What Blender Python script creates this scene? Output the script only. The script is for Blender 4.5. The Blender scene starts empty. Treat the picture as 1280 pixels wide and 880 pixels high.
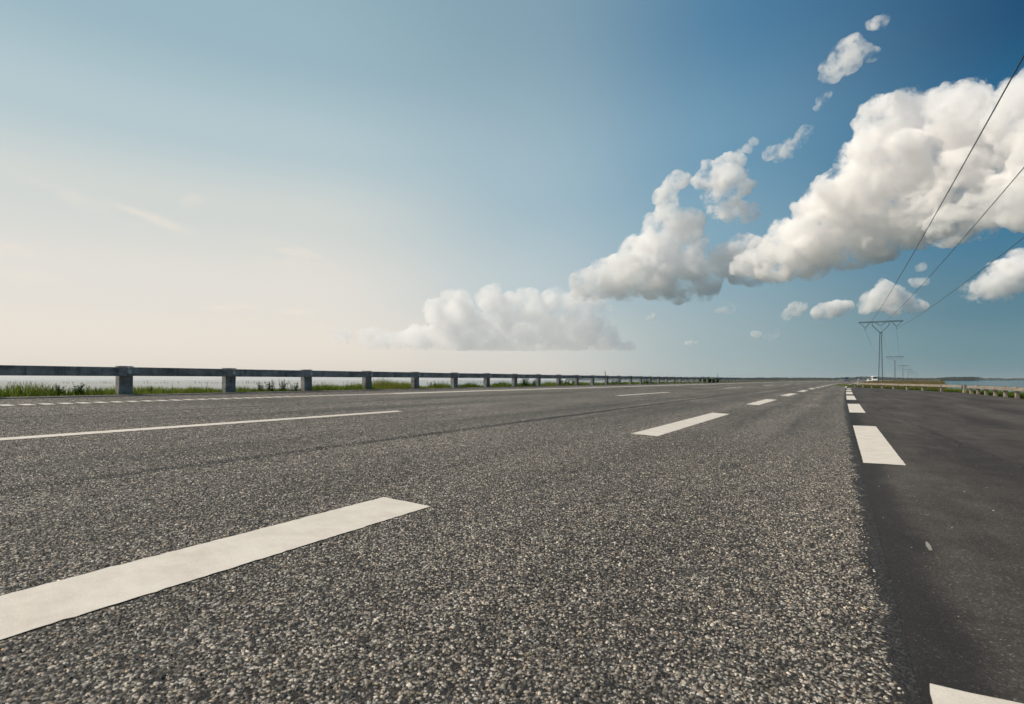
import bpy, bmesh, math, random
import numpy as np
from mathutils import Vector, Matrix, noise as mnoise

C = bpy.data.collections.new('causeway_road'); bpy.context.scene.collection.children.link(C)
SC = bpy.context.scene
R = math.radians
random.seed(7); RNG = np.random.default_rng(7)

# ------------------------------------------------------------------ frame of the place
F_PX = 711.0                      # 20 mm lens, px at 1280 wide
TH = math.atan((1048 - 640) / F_PX)   # heading of the road, east of the camera axis
CT, ST = math.cos(TH), math.sin(TH)
CAM_H = 1.0
SLOPE = 0.0483                    # superelevation: the left side of the road is higher
CURV, T_BEND = 1.0e-4, 420.0

def bend(t):
    if t <= 0: return 0.0
    if t < T_BEND: return CURV * t * t
    return CURV * T_BEND * T_BEND + 2 * CURV * T_BEND * (t - T_BEND)
def heading(t):                   # rotation about z of the road direction at t (radians from +Y, clockwise negative)
    s = 2 * CURV * max(0.0, min(t, T_BEND))
    return -TH - math.atan(s)
def rz(d): return SLOPE * (d + 0.46)
def rp(t, d, z=None):
    """point at distance t along the road and d to the left of the camera's line"""
    e = d - bend(t)
    return Vector((ST * t - CT * e, CT * t + ST * e, rz(d) if z is None else z))
def inv(x, y):                    # straight-line inverse
    return ST * x + CT * y, -CT * x + ST * y

# ------------------------------------------------------------------ materials
def mat(name):
    m = bpy.data.materials.new(name); m.use_nodes = True
    n = m.node_tree.nodes; n.clear()
    out = n.new('ShaderNodeOutputMaterial')
    return m, m.node_tree, out
def N(nt, typ, **kw):
    n = nt.nodes.new(typ)
    for k, v in kw.items():
        if k.startswith('i_'):
            key = k[2:].replace('_', ' ')
            n.inputs[key].default_value = v
        else: setattr(n, k, v)
    return n
def ramp(nt, src, stops, interp='LINEAR'):
    r = nt.nodes.new('ShaderNodeValToRGB'); r.color_ramp.interpolation = interp
    e = r.color_ramp.elements
    while len(e) > 1: e.remove(e[-1])
    for i, (p, c) in enumerate(stops):
        if not isinstance(c, (tuple, list)): c = (c, c, c)
        if i == 0: e[0].position = p; e[0].color = (*c, 1)
        else:
            x = e.new(p); x.color = (*c, 1)
    nt.links.new(src, r.inputs[0]); return r.outputs[0]
def math_(nt, op, a, b=None, c=None, clamp=False):
    n = nt.nodes.new('ShaderNodeMath'); n.operation = op; n.use_clamp = clamp
    for i, v in enumerate((a, b, c)):
        if v is None: continue
        if isinstance(v, (int, float)): n.inputs[i].default_value = v
        else: nt.links.new(v, n.inputs[i])
    return n.outputs[0]
def mix(nt, fac, a, b, mode='MIX'):
    n = nt.nodes.new('ShaderNodeMix'); n.data_type = 'RGBA'; n.blend_type = mode
    for key, v in ((0, fac), (6, a), (7, b)):
        if isinstance(v, (int, float)): n.inputs[key].default_value = v if key == 0 else (v, v, v, 1)
        elif isinstance(v, tuple): n.inputs[key].default_value = (*v, 1)
        else: nt.links.new(v, n.inputs[key])
    return n.outputs[2]
def smooth(nt, v, a, b):
    n = nt.nodes.new('ShaderNodeMapRange'); n.interpolation_type = 'SMOOTHSTEP'
    nt.links.new(v, n.inputs[0]); n.inputs[1].default_value = a; n.inputs[2].default_value = b
    return n.outputs[0]
def noise_(nt, vec, scale, detail=3, rough=.55, dims='3D'):
    n = nt.nodes.new('ShaderNodeTexNoise'); n.noise_dimensions = dims
    n.inputs['Scale'].default_value = scale; n.inputs['Detail'].default_value = detail; n.inputs['Roughness'].default_value = rough
    if vec is not None: nt.links.new(vec, n.inputs['Vector'])
    return n.outputs[0]
def scalev(nt, vec, s):
    n = nt.nodes.new('ShaderNodeMapping'); n.inputs['Scale'].default_value = s
    nt.links.new(vec, n.inputs[0]); return n.outputs[0]
def bsdf(nt, out, color, rough=.7, spec=.3, normal=None, metallic=0.0):
    b = nt.nodes.new('ShaderNodeBsdfPrincipled')
    if isinstance(color, tuple): b.inputs['Base Color'].default_value = (*color, 1)
    else: nt.links.new(color, b.inputs['Base Color'])
    if isinstance(rough, (int, float)): b.inputs['Roughness'].default_value = rough
    else: nt.links.new(rough, b.inputs['Roughness'])
    b.inputs['Specular IOR Level'].default_value = spec
    b.inputs['Metallic'].default_value = metallic
    if normal is not None: nt.links.new(normal, b.inputs['Normal'])
    nt.links.new(b.outputs[0], out.inputs[0]); return b
def bump(nt, h, strength, dist):
    n = nt.nodes.new('ShaderNodeBump'); n.inputs['Strength'].default_value = strength; n.inputs['Distance'].default_value = dist
    nt.links.new(h, n.inputs['Height']); return n.outputs[0]

def m_chip():
    m, nt, out = mat('chip_seal')
    uv = N(nt, 'ShaderNodeUVMap').outputs[0]
    sep = N(nt, 'ShaderNodeSeparateXYZ'); nt.links.new(uv, sep.inputs[0]); t, d = sep.outputs[0], sep.outputs[1]
    # coarse chips
    v = N(nt, 'ShaderNodeTexVoronoi', voronoi_dimensions='2D'); v.inputs['Scale'].default_value = 78; v.inputs['Randomness'].default_value = 1
    wob = noise_(nt, uv, 90, 2, .5, '2D')
    vv = N(nt, 'ShaderNodeVectorMath', operation='MULTIPLY_ADD')
    cc = N(nt, 'ShaderNodeCombineXYZ'); nt.links.new(wob, cc.inputs[0]); nt.links.new(noise_(nt, uv, 77, 2, .5, '2D'), cc.inputs[1])
    nt.links.new(cc.outputs[0], vv.inputs[0]); vv.inputs[1].default_value = (.011, .011, 0); nt.links.new(uv, vv.inputs[2])
    nt.links.new(vv.outputs[0], v.inputs['Vector'])
    sc = N(nt, 'ShaderNodeSeparateColor'); nt.links.new(v.outputs['Color'], sc.inputs[0])
    chip = ramp(nt, sc.outputs[0], [(0, (.026, .023, .021)), (.28, (.052, .046, .041)), (.46, (.13, .115, .098)), (.62, (.265, .230, .190)), (.82, (.43, .376, .312)), (1, (.70, .62, .53))])
    tint = ramp(nt, sc.outputs[1], [(0, (.82, .92, 1.0)), (.5, (1, 1, 1)), (.9, (1.0, .95, .86)), (1, (1.05, .85, .65))])
    chip = mix(nt, 1.0, chip, tint, 'MULTIPLY')
    edge = smooth(nt, v.outputs['Distance'], .36, .62)
    col = mix(nt, edge, chip, (.024, .022, .021))
    # fine grit
    g = noise_(nt, uv, 420, 2, .6, '2D')
    col = mix(nt, 1.0, col, ramp(nt, g, [(.3, .72), (.7, 1.28)]), 'MULTIPLY')
    # clusters and wheel-worn bands
    k = noise_(nt, uv, 9, 4, .62, '2D')
    col = mix(nt, 1.0, col, ramp(nt, k, [(.30, .55), (.5, 1.0), (.70, 1.45)]), 'MULTIPLY')
    k2 = noise_(nt, uv, 27, 3, .6, '2D')
    col = mix(nt, 1.0, col, ramp(nt, k2, [(.32, .55), (.5, 1.0), (.68, 1.5)]), 'MULTIPLY')
    st = noise_(nt, scalev(nt, uv, (.10, 1.5, 1)), 1.0, 4, .6, '2D')
    col = mix(nt, 1.0, col, ramp(nt, st, [(.3, .66), (.5, 1.0), (.70, 1.24)]), 'MULTIPLY')
    big = noise_(nt, scalev(nt, uv, (.22, .5, 1)), 1.0, 3, .6, '2D')
    col = mix(nt, 1.0, col, ramp(nt, big, [(.3, .86), (.7, 1.14)]), 'MULTIPLY')
    # broad bands polished and darkened by tyres
    for dd, wd, amt in ((.55, .30, .22), (1.95, .32, .20), (3.75, .42, .34), (5.5, .38, .30), (8.3, .4, .25), (10.2, .4, .25)):
        bd = math_(nt, 'DIVIDE', math_(nt, 'SUBTRACT', math_(nt, 'MULTIPLY_ADD', st, .35, d), dd + .17), wd)
        bm_ = math_(nt, 'EXPONENT', math_(nt, 'MULTIPLY', math_(nt, 'MULTIPLY', bd, bd), -1.0))
        col = mix(nt, math_(nt, 'MULTIPLY', bm_, amt), col, mix(nt, .45, col, (.02, .02, .021)) if False else (.035, .034, .034))
    # paving joints
    w1 = noise_(nt, scalev(nt, uv, (1.2, .01, 1)), 1.0, 3, .6, '2D')
    for dd, wd, amt in ((4.87, .10, .95), (9.72, .08, .75)):
        off = math_(nt, 'MULTIPLY_ADD', w1, .10, dd - .05)
        dist = math_(nt, 'ABSOLUTE', math_(nt, 'SUBTRACT', d, off))
        mk = math_(nt, 'SUBTRACT', 1.0, smooth(nt, dist, wd * .35, wd * 1.3))
        mk = math_(nt, 'MULTIPLY', mk, ramp(nt, noise_(nt, scalev(nt, uv, (.6, .01, 1)), 1.0, 3, .6, '2D'), [(.25, .45), (.5, 1)]))
        col = mix(nt, math_(nt, 'MULTIPLY', mk, amt), col, (.022, .021, .021))
    # tarry edge beside the lay-by
    em = smooth(nt, math_(nt, 'MULTIPLY_ADD', noise_(nt, scalev(nt, uv, (3.2, 5, 1)), 1.0, 6, .7, '2D'), .40, math_(nt, 'MULTIPLY', d, -1.0)), .305, .365)
    col = mix(nt, math_(nt, 'MULTIPLY', em, .985), col, mix(nt, .06, (.021, .020, .020), chip))
    # one old patch stain
    px = math_(nt, 'DIVIDE', math_(nt, 'SUBTRACT', t, 6.55), .34); py = math_(nt, 'DIVIDE', math_(nt, 'SUBTRACT', d, 1.02), .12)
    rr = math_(nt, 'ADD', math_(nt, 'SQRT', math_(nt, 'ADD', math_(nt, 'POWER', math_(nt, 'ABSOLUTE', px), 2), math_(nt, 'POWER', math_(nt, 'ABSOLUTE', py), 2))), math_(nt, 'MULTIPLY', k, .8))
    pm = math_(nt, 'SUBTRACT', 1.0, smooth(nt, rr, .9, 1.5))
    col = mix(nt, math_(nt, 'MULTIPLY', pm, .6), col, (.03, .029, .028))
    hgt = math_(nt, 'MULTIPLY', math_(nt, 'SUBTRACT', 1.0, v.outputs['Distance']), math_(nt, 'ADD', .55, math_(nt, 'MULTIPLY', sc.outputs[2], .45)))
    hgt = math_(nt, 'ADD', hgt, math_(nt, 'MULTIPLY', g, .22))
    bsdf(nt, out, col, .78, .32, bump(nt, hgt, .9, .007))
    return m

def m_tarmac():
    m, nt, out = mat('smooth_tarmac')
    uv = N(nt, 'ShaderNodeUVMap').outputs[0]
    sep = N(nt, 'ShaderNodeSeparateXYZ'); nt.links.new(uv, sep.inputs[0]); t, d = sep.outputs[0], sep.outputs[1]
    g = noise_(nt, uv, 230, 3, .65, '2D')
    v = N(nt, 'ShaderNodeTexVoronoi', voronoi_dimensions='2D'); v.inputs['Scale'].default_value = 130; nt.links.new(uv, v.inputs['Vector'])
    sc = N(nt, 'ShaderNodeSeparateColor'); nt.links.new(v.outputs['Color'], sc.inputs[0])
    col = ramp(nt, sc.outputs[0], [(0, (.040, .034, .030)), (.7, (.060, .052, .045)), (.93, (.088, .076, .064)), (.985, (.12, .105, .09)), (1, (.22, .20, .17))])
    col = mix(nt, 1.0, col, ramp(nt, g, [(.3, .75), (.7, 1.25)]), 'MULTIPLY')
    b1 = noise_(nt, scalev(nt, uv, (.16, .9, 1)), 1.0, 5, .62, '2D')
    col = mix(nt, 1.0, col, ramp(nt, b1, [(.3, .62), (.5, 1.0), (.7, 1.42)]), 'MULTIPLY')
    b2 = noise_(nt, uv, 2.2, 5, .68, '2D')
    col = mix(nt, 1.0, col, ramp(nt, b2, [(.3, .80), (.7, 1.22)]), 'MULTIPLY')
    # bitumen strip along the old edge, with a wandering outline
    wn = noise_(nt, scalev(nt, uv, (1.3, .3, 1)), 1.0, 4, .58, '2D')
    lim = math_(nt, 'MULTIPLY_ADD', wn, .30, .34)
    nd = math_(nt, 'MULTIPLY', d, -1.0)
    mk = math_(nt, 'SUBTRACT', 1.0, smooth(nt, math_(nt, 'SUBTRACT', nd, lim), -.16, .06))
    col = mix(nt, math_(nt, 'MULTIPLY', mk, .66), col, (.014, .014, .015))
    # hairline cracks and joints
    for slope_, off_, w_ in ((.0, -4.6, .035), (.05, -2.2, .022), (-.04, -6.4, .03)):
        line = math_(nt, 'ADD', math_(nt, 'MULTIPLY', t, slope_), off_)
        line = math_(nt, 'ADD', line, math_(nt, 'MULTIPLY', math_(nt, 'SUBTRACT', noise_(nt, scalev(nt, uv, (.5, .02, 1)), 1.0, 4, .6, '2D'), .5), .5))
        dist = math_(nt, 'ABSOLUTE', math_(nt, 'SUBTRACT', d, line))
        mk2 = math_(nt, 'SUBTRACT', 1.0, smooth(nt, dist, w_ * .4, w_ * 1.6))
        col = mix(nt, math_(nt, 'MULTIPLY', mk2, .55), col, (.018, .017, .017))
    h = math_(nt, 'ADD', math_(nt, 'MULTIPLY', g, .6), math_(nt, 'MULTIPLY', v.outputs['Distance'], -.6))
    bsdf(nt, out, col, .82, .25, bump(nt, h, .55, .004))
    return m

def m_paint():
    m, nt, out = mat('road_paint')
    g = N(nt, 'ShaderNodeNewGeometry').outputs['Position']
    n1 = noise_(nt, g, 160, 3, .6); n2 = noise_(nt, g, 5, 5, .65)
    col = ramp(nt, n2, [(.3, (.58, .52, .45)), (.55, (.67, .61, .535)), (.75, (.71, .65, .575))])
    col = mix(nt, 1.0, col, ramp(nt, n1, [(.28, .86), (.5, 1.0), (.7, 1.04)]), 'MULTIPLY')
    wear = smooth(nt, noise_(nt, g, 60, 5, .75), .64, .72)
    col = mix(nt, math_(nt, 'MULTIPLY', wear, .45), col, (.22, .20, .18))
    bsdf(nt, out, col, .62, .3, bump(nt, math_(nt, 'ADD', n1, math_(nt, 'MULTIPLY', n2, .5)), .35, .003))
    return m

def m_concrete(name, c0, c1, stain):
    m, nt, out = mat(name)
    g = N(nt, 'ShaderNodeNewGeometry').outputs['Position']
    n1 = noise_(nt, g, 3.2, 6, .68); n2 = noise_(nt, g, 55, 4, .6)
    col = ramp(nt, n1, [(.3, c0), (.68, c1)])
    col = mix(nt, 1.0, col, ramp(nt, n2, [(.3, .82), (.7, 1.15)]), 'MULTIPLY')
    sk = noise_(nt, scalev(nt, g, (6, 6, .9)), 1.0, 5, .7)
    col = mix(nt, math_(nt, 'MULTIPLY', smooth(nt, sk, .52, .68), .75), col, stain)
    pt = noise_(nt, scalev(nt, g, (2.2, 2.2, 5)), 1.0, 6, .72)
    col = mix(nt, 1.0, col, ramp(nt, pt, [(.34, .55), (.5, 1.0), (.66, 1.35)]), 'MULTIPLY')
    bsdf(nt, out, col, .88, .2, bump(nt, math_(nt, 'ADD', n2, math_(nt, 'MULTIPLY', n1, 2)), .4, .006))
    return m

def m_plain(name, col, rough=.6, spec=.4, metallic=0.0, var=.15, scale=8):
    m, nt, out = mat(name)
    g = N(nt, 'ShaderNodeTexCoord').outputs['Object']
    n = noise_(nt, g, scale, 4, .6)
    c = mix(nt, 1.0, col, ramp(nt, n, [(.3, 1 - var), (.7, 1 + var)]), 'MULTIPLY')
    bsdf(nt, out, c, rough, spec, None, metallic); return m

def m_grass(name, stops, transl=.45):
    m, nt, out = mat(name)
    at = N(nt, 'ShaderNodeAttribute', attribute_name='tone', attribute_type='GEOMETRY')
    col = ramp(nt, at.outputs['Fac'], stops)
    d = N(nt, 'ShaderNodeBsdfDiffuse'); nt.links.new(col, d.inputs[0])
    tr = N(nt, 'ShaderNodeBsdfTranslucent'); nt.links.new(col, tr.inputs[0])
    mx = N(nt, 'ShaderNodeMixShader'); mx.inputs[0].default_value = transl
    nt.links.new(d.outputs[0], mx.inputs[1]); nt.links.new(tr.outputs[0], mx.inputs[2]); nt.links.new(mx.outputs[0], out.inputs[0])
    return m

def m_soil(name, a, b, c):
    m, nt, out = mat(name)
    g = N(nt, 'ShaderNodeNewGeometry').outputs['Position']
    n1 = noise_(nt, g, .06, 6, .65); n2 = noise_(nt, g, 2.5, 5, .7)
    col = ramp(nt, n1, [(.35, a), (.5, b), (.65, c)])
    col = mix(nt, 1.0, col, ramp(nt, n2, [(.3, .6), (.7, 1.35)]), 'MULTIPLY')
    bsdf(nt, out, col, .95, .1, bump(nt, n2, .8, .12)); return m

def m_water():
    m, nt, out = mat('lagoon_water')
    g = N(nt, 'ShaderNodeNewGeometry').outputs['Position']
    n1 = noise_(nt, scalev(nt, g, (1, 2.2, 1)), 1.3, 5, .6); n2 = noise_(nt, scalev(nt, g, (.3, .8, 1)), .12, 4, .6)
    h = math_(nt, 'ADD', n1, math_(nt, 'MULTIPLY', n2, 2.0))
    b = bsdf(nt, out, (.022, .060, .066), .16, .34, bump(nt, h, .5, .16)); b.inputs['IOR'].default_value = 1.33
    return m

M = dict(
    chip=m_chip(), tarmac=m_tarmac(), paint=m_paint(),
    concrete=m_concrete('weathered_concrete', (.20, .20, .19), (.33, .32, .30), (.085, .085, .085)),
    concrete_sun_tint=m_concrete('sun_tinted_concrete', (.22, .19, .15), (.36, .31, .245), (.11, .09, .07)),  # right rails: warm tan of sunlight put into the concrete colour
    bolt=m_plain('galvanised_bolt', (.55, .56, .56), .38, .5, .8),
    steel=m_plain('pylon_steel', (.045, .048, .052), .55, .4, .5),
    glass_string=m_plain('insulator_glass', (.05, .055, .055), .3, .5),
    wire=m_plain('wire_aluminium', (.055, .055, .06), .5, .4, .3),
    grass=m_grass('verge_grass', [(0, (.035, .065, .010)), (.45, (.14, .20, .026)), (.8, (.23, .27, .045)), (1, (.28, .24, .08))]),
    weed=m_grass('weed_leaf', [(0, (.020, .050, .012)), (.6, (.050, .105, .022)), (1, (.105, .160, .035))]),
    drygrass=m_grass('dry_grass', [(0, (.060, .085, .020)), (.4, (.11, .110, .036)), (.75, (.20, .155, .07)), (1, (.29, .22, .11))], .2),
    tree=m_grass('mangrove_leaf', [(0, (.012, .030, .014)), (.6, (.028, .055, .022)), (1, (.05, .08, .03))], .2),
    wood=m_plain('stake_wood', (.055, .045, .038), .9, .2),
    soil=m_soil('causeway_soil', (.085, .075, .035), (.15, .11, .06), (.20, .15, .09)),
    bank=m_soil('verge_soil', (.05, .06, .02), (.08, .085, .03), (.11, .10, .05)),
    water=m_water(),
    car_white=m_plain('white_car_paint', (.80, .80, .79), .25, .5, 0, .02),
    car_blue=m_plain('blue_car_paint', (.045, .085, .13), .3, .5, 0, .05),
    car_glass=m_plain('car_glass', (.012, .014, .016), .08, .5, 0, .02),
    rubber=m_plain('rubber', (.02, .02, .02), .85, .2),
    rim=m_plain('wheel_rim', (.4, .4, .41), .35, .5, .7),
    lamp=m_plain('lamp_glass', (.7, .7, .68), .15, .5, 0, .03),
    white_post=m_plain('white_post_paint', (.75, .73, .68), .6, .3),
    worn_paint=m_plain('worn_paint', (.26, .24, .21), .8, .2, 0, .5, 60),
    red=m_plain('red_reflector', (.45, .03, .02), .3, .5),
)

# ------------------------------------------------------------------ mesh helpers
def link(name, me, parent=None, loc=None, rot=0.0):
    o = bpy.data.objects.new(name, me); C.objects.link(o)
    if parent: o.parent = parent
    if loc is not None: o.location = loc
    o.rotation_euler[2] = rot
    return o
def tag(o, label=None, cat=None, group=None, kind=None):
    for k, v in (('label', label), ('category', cat), ('group', group), ('kind', kind)):
        if v: o[k] = v
    return o
def thing(name, label, cat, loc=(0, 0, 0), rot=0.0, group=None):
    o = link(name, None, None, loc, rot); o.empty_display_size = .3
    return tag(o, label, cat, group)
class MB:
    def __init__(s): s.v = []; s.f = []
    def add(s, verts, faces):
        b = len(s.v); s.v += [tuple(x) for x in verts]; s.f += [tuple(i + b for i in q) for q in faces]; return s
    def box(s, c, size, bev=0.0, rot=None):
        x, y, z = [k / 2 for k in size]; b = min(bev, x * .9, y * .9, z * .9)
        if b <= 0:
            vs = [Vector((i * x, j * y, k * z)) for k in (-1, 1) for j in (-1, 1) for i in (-1, 1)]
            fs = [(0, 2, 3, 1), (4, 5, 7, 6), (0, 1, 5, 4), (2, 6, 7, 3), (0, 4, 6, 2), (1, 3, 7, 5)]
        else:
            bm = bmesh.new(); bmesh.ops.create_cube(bm, size=1.0)
            for v in bm.verts: v.co = Vector((v.co.x * 2 * x, v.co.y * 2 * y, v.co.z * 2 * z))
            bmesh.ops.bevel(bm, geom=bm.edges[:], offset=b, segments=2, affect='EDGES', profile=.6)
            bm.verts.index_update(); vs = [v.co.copy() for v in bm.verts]; fs = [[v.index for v in f.verts] for f in bm.faces]; bm.free()
        if rot is not None: vs = [rot @ v for v in vs]
        return s.add([v + Vector(c) for v in vs], fs)
    def tube(s, pts, r, n=6, cap=True):
        pts = [Vector(p) for p in pts]; rs = r if isinstance(r, (list, tuple)) else [r] * len(pts)
        vs = []; fs = []; up = None
        for i, p in enumerate(pts):
            d = (pts[min(i + 1, len(pts) - 1)] - pts[max(i - 1, 0)]).normalized()
            if up is None: up = Vector((0, 0, 1)) if abs(d.z) < .9 else Vector((1, 0, 0))
            a = d.cross(up).normalized(); b = a.cross(d).normalized(); up = b
            for k in range(n):
                q = 2 * math.pi * k / n
                vs.append(p + (a * math.cos(q) + b * math.sin(q)) * rs[i])
        for i in range(len(pts) - 1):
            for k in range(n):
                fs.append((i * n + k, i * n + (k + 1) % n, (i + 1) * n + (k + 1) % n, (i + 1) * n + k))
        if cap:
            fs.append(tuple(range(n))[::-1]); fs.append(tuple((len(pts) - 1) * n + k for k in range(n)))
        return s.add(vs, fs)
    def prism(s, outline, y0, y1):
        """outline of (x, z), extruded along y"""
        n = len(outline); vs = [(x, y0, z) for x, z in outline] + [(x, y1, z) for x, z in outline]
        fs = [tuple(range(n)), tuple(range(2 * n - 1, n - 1, -1))] + [((i + 1) % n, i, n + i, n + (i + 1) % n) for i in range(n)]
        return s.add(vs, fs)
    def build(s, name, m, parent=None, loc=None, rot=0.0, smooth_=False, uv=None):
        me = bpy.data.meshes.new(name); me.from_pydata(s.v, [], s.f); me.materials.append(m)
        bm = bmesh.new(); bm.from_mesh(me); bmesh.ops.recalc_face_normals(bm, faces=bm.faces); bm.to_mesh(me); bm.free()
        if smooth_: me.polygons.foreach_set('use_smooth', [True] * len(me.polygons))
        if uv:
            l = me.uv_layers.new(name='UVMap')
            for lp in me.loops: l.data[lp.index].uv = uv[lp.vertex_index]
        me.update(); return link(name, me, parent, loc, rot)

def grid(name, ts, ds, zfun, m, hfun=None):
    vs = []; uv = []; fs = []
    for t in ts:
        for d in ds:
            vs.append(rp(t, d, zfun(t, d))); uv.append((t, d))
    n = len(ds)
    for i in range(len(ts) - 1):
        for j in range(n - 1):
            fs.append((i * n + j, (i + 1) * n + j, (i + 1) * n + j + 1, i * n + j + 1))
    b = MB(); b.v = vs; b.f = fs
    me = bpy.data.meshes.new(name); me.from_pydata([tuple(v) for v in vs], [], fs); me.materials.append(m)
    l = me.uv_layers.new(name='UVMap')
    for lp in me.loops: l.data[lp.index].uv = uv[lp.vertex_index]
    bm = bmesh.new(); bm.from_mesh(me)
    bmesh.ops.recalc_face_normals(bm, faces=bm.faces)
    if sum(f.normal.z for f in bm.faces) < 0: bmesh.ops.reverse_faces(bm, faces=bm.faces)
    bm.to_mesh(me); bm.free()
    return link(name, me)

# ------------------------------------------------------------------ setting
TS = [-40, -20, -8, 0, 5, 10, 20, 30, 40, 50, 60, 75, 90, 105, 120, 140, 160, 180, 200, 225, 250, 280, 310, 340, 380, 420, 480, 560, 700, 900, 1200, 1600]
road = tag(grid('road', TS, [-.22, 4.85, 9.7, 13.62], lambda t, d: rz(d) + .001, M['chip']), kind='structure',
           label='grey chip seal highway with worn joints running to the horizon')
# lay-by tarmac: outline follows the rail
RAIL_R = [(35.0 - .498 * L, 44.0 - .867 * L) for L in (40, 0)] + [(49.0, 81.3), (56.5, 101.5)]   # plan points (x, y)
def rail_r_d(t):
    pts = [inv(*p) for p in RAIL_R]
    if t <= pts[0][0]: return pts[0][1]
    for (a, da), (c, dc) in zip(pts[:-1], pts[1:]):
        if t <= c: return da + (dc - da) * (t - a) / (c - a)
    return pts[-1][1]
vs = []; uv = []; fs = []
TL = [-40, -25, -12, -5, 0, 3, 6, 10, 15, 20, 26, 32, 38, 44, 50, inv(35, 44)[0], 62, 70, 78, 86, 94, 104, 116]
for t in TL:
    e0 = -.19 - bend(t); e1 = min(rail_r_d(t) + .05, e0 - .5)
    for k in range(9):
        e_ = e0 + (e1 - e0) * k / 8
        vs.append((ST * t - CT * e_, CT * t + ST * e_, .0116 + .0004 * k / 8)); uv.append((t, e_ + bend(t)))
for i in range(len(TL) - 1):
    for k in range(8): fs.append((i * 9 + k, (i + 1) * 9 + k, (i + 1) * 9 + k + 1, i * 9 + k + 1))
b = MB(); b.v = vs; b.f = fs
lay = b.build('layby_pavement', M['tarmac'], uv=uv); tag(lay, 'dark smooth tarmac lay-by beside the highway', kind='structure')
# right shoulder beyond the lay-by
sh = []; 
tag(grid('road_shoulder', [110, 125, 140, 160, 200, 250, 310, 420, 560, 900, 1600], [-1.6, -.23], lambda t, d: -.01, M['tarmac']), kind='structure')

WATER_Z = -1.2
# left verge and embankment
tag(grid('embankment', TS, [13.5, 14.6, 16.0, 19.5, 24], lambda t, d: {13.5: rz(13.5) - .02, 14.6: .62, 16.0: .40, 19.5: -1.3, 24: -2.0}[d], M['bank']), kind='structure')
# sub-base under the road so that no gap shows
tag(grid('road_base', TS, [-.3, 13.6], lambda t, d: rz(d) - .06, M['bank']), kind='structure')

# land on the right: an irregular field between road and water
def shore_x(y):                  # eastern shore line in plan
    base = .758 * y + .9 + 1.2 * mnoise.noise(Vector((y * .05, 3.1, 0))) + .004 * y * mnoise.noise(Vector((y * .011, 9.1, 0)))
    return base
ys = [-60, -30, -10, 0, 8, 16, 24, 30, 36, 42, 48, 54, 60, 70, 80, 92, 106, 124, 146, 172, 205, 245, 290, 345, 410, 500, 620, 780, 980, 1250, 1600]
NX = 26; vs = []; fs = []
def land_z(x, y, k):
    far = max(0.0, min(1.0, (y - 60) / 200))
    return -.10 + .12 * mnoise.noise(Vector((x * .08, y * .08, 0))) * (.4 + far) + far * .15
for y in ys:
    # western limit: the line of the road edge (or lay-by)
    lo, hi = 0.0, 0.0
    for _ in range(1):
        t = y / CT if y > 0 else y
        x0 = None
    best = None
    a, c_ = -60.0, 1800.0
    for _ in range(50):
        mid = (a + c_) / 2
        if rp(mid, -.8, 0).y < y: a = mid
        else: c_ = mid
    pr = rp(a, -.8, 0)
    xr = pr.x
    t_, d_ = inv(pr.x, y)
    xr = max(xr, -1e9)
    # rail side
    if y < 101:
        tt = None
        pts = RAIL_R
        if y <= pts[0][1]: xx = pts[0][0] + (y - pts[0][1]) * .575
        else:
            for p, q in zip(pts[:-1], pts[1:]):
                if y <= q[1]: xx = p[0] + (q[0] - p[0]) * (y - p[1]) / (q[1] - p[1]); break
        xr = max(xr, xx - .03)
    xs = max(shore_x(y), xr + 5.0)
    for k in range(NX):
        u = k / (NX - 1)
        x = xr + (xs - xr) * u
        z = land_z(x, y, k)
        if k == 0: z = -.02
        if k == NX - 2: z = -.55
        if k == NX - 1: z = -1.9; x += 1.5
        vs.append((x, y, z))
for i in range(len(ys) - 1):
    for k in range(NX - 1): fs.append((i * NX + k, i * NX + k + 1, (i + 1) * NX + k + 1, (i + 1) * NX + k))
b = MB(); b.v = vs; b.f = fs
tag(b.build('field', M['soil'], smooth_=True), 'dry brown field between the road and the lagoon', kind='structure')
# the lagoon, one sheet to the horizon
me = bpy.data.meshes.new('water'); S = 9000.0
me.from_pydata([(-S, -S, WATER_Z), (S, -S, WATER_Z), (S, S, WATER_Z), (-S, S, WATER_Z)], [], [(0, 1, 2, 3)]); me.materials.append(M['water'])
tag(link('water', me), 'calm lagoon water on both sides of the causeway', kind='structure')

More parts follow.
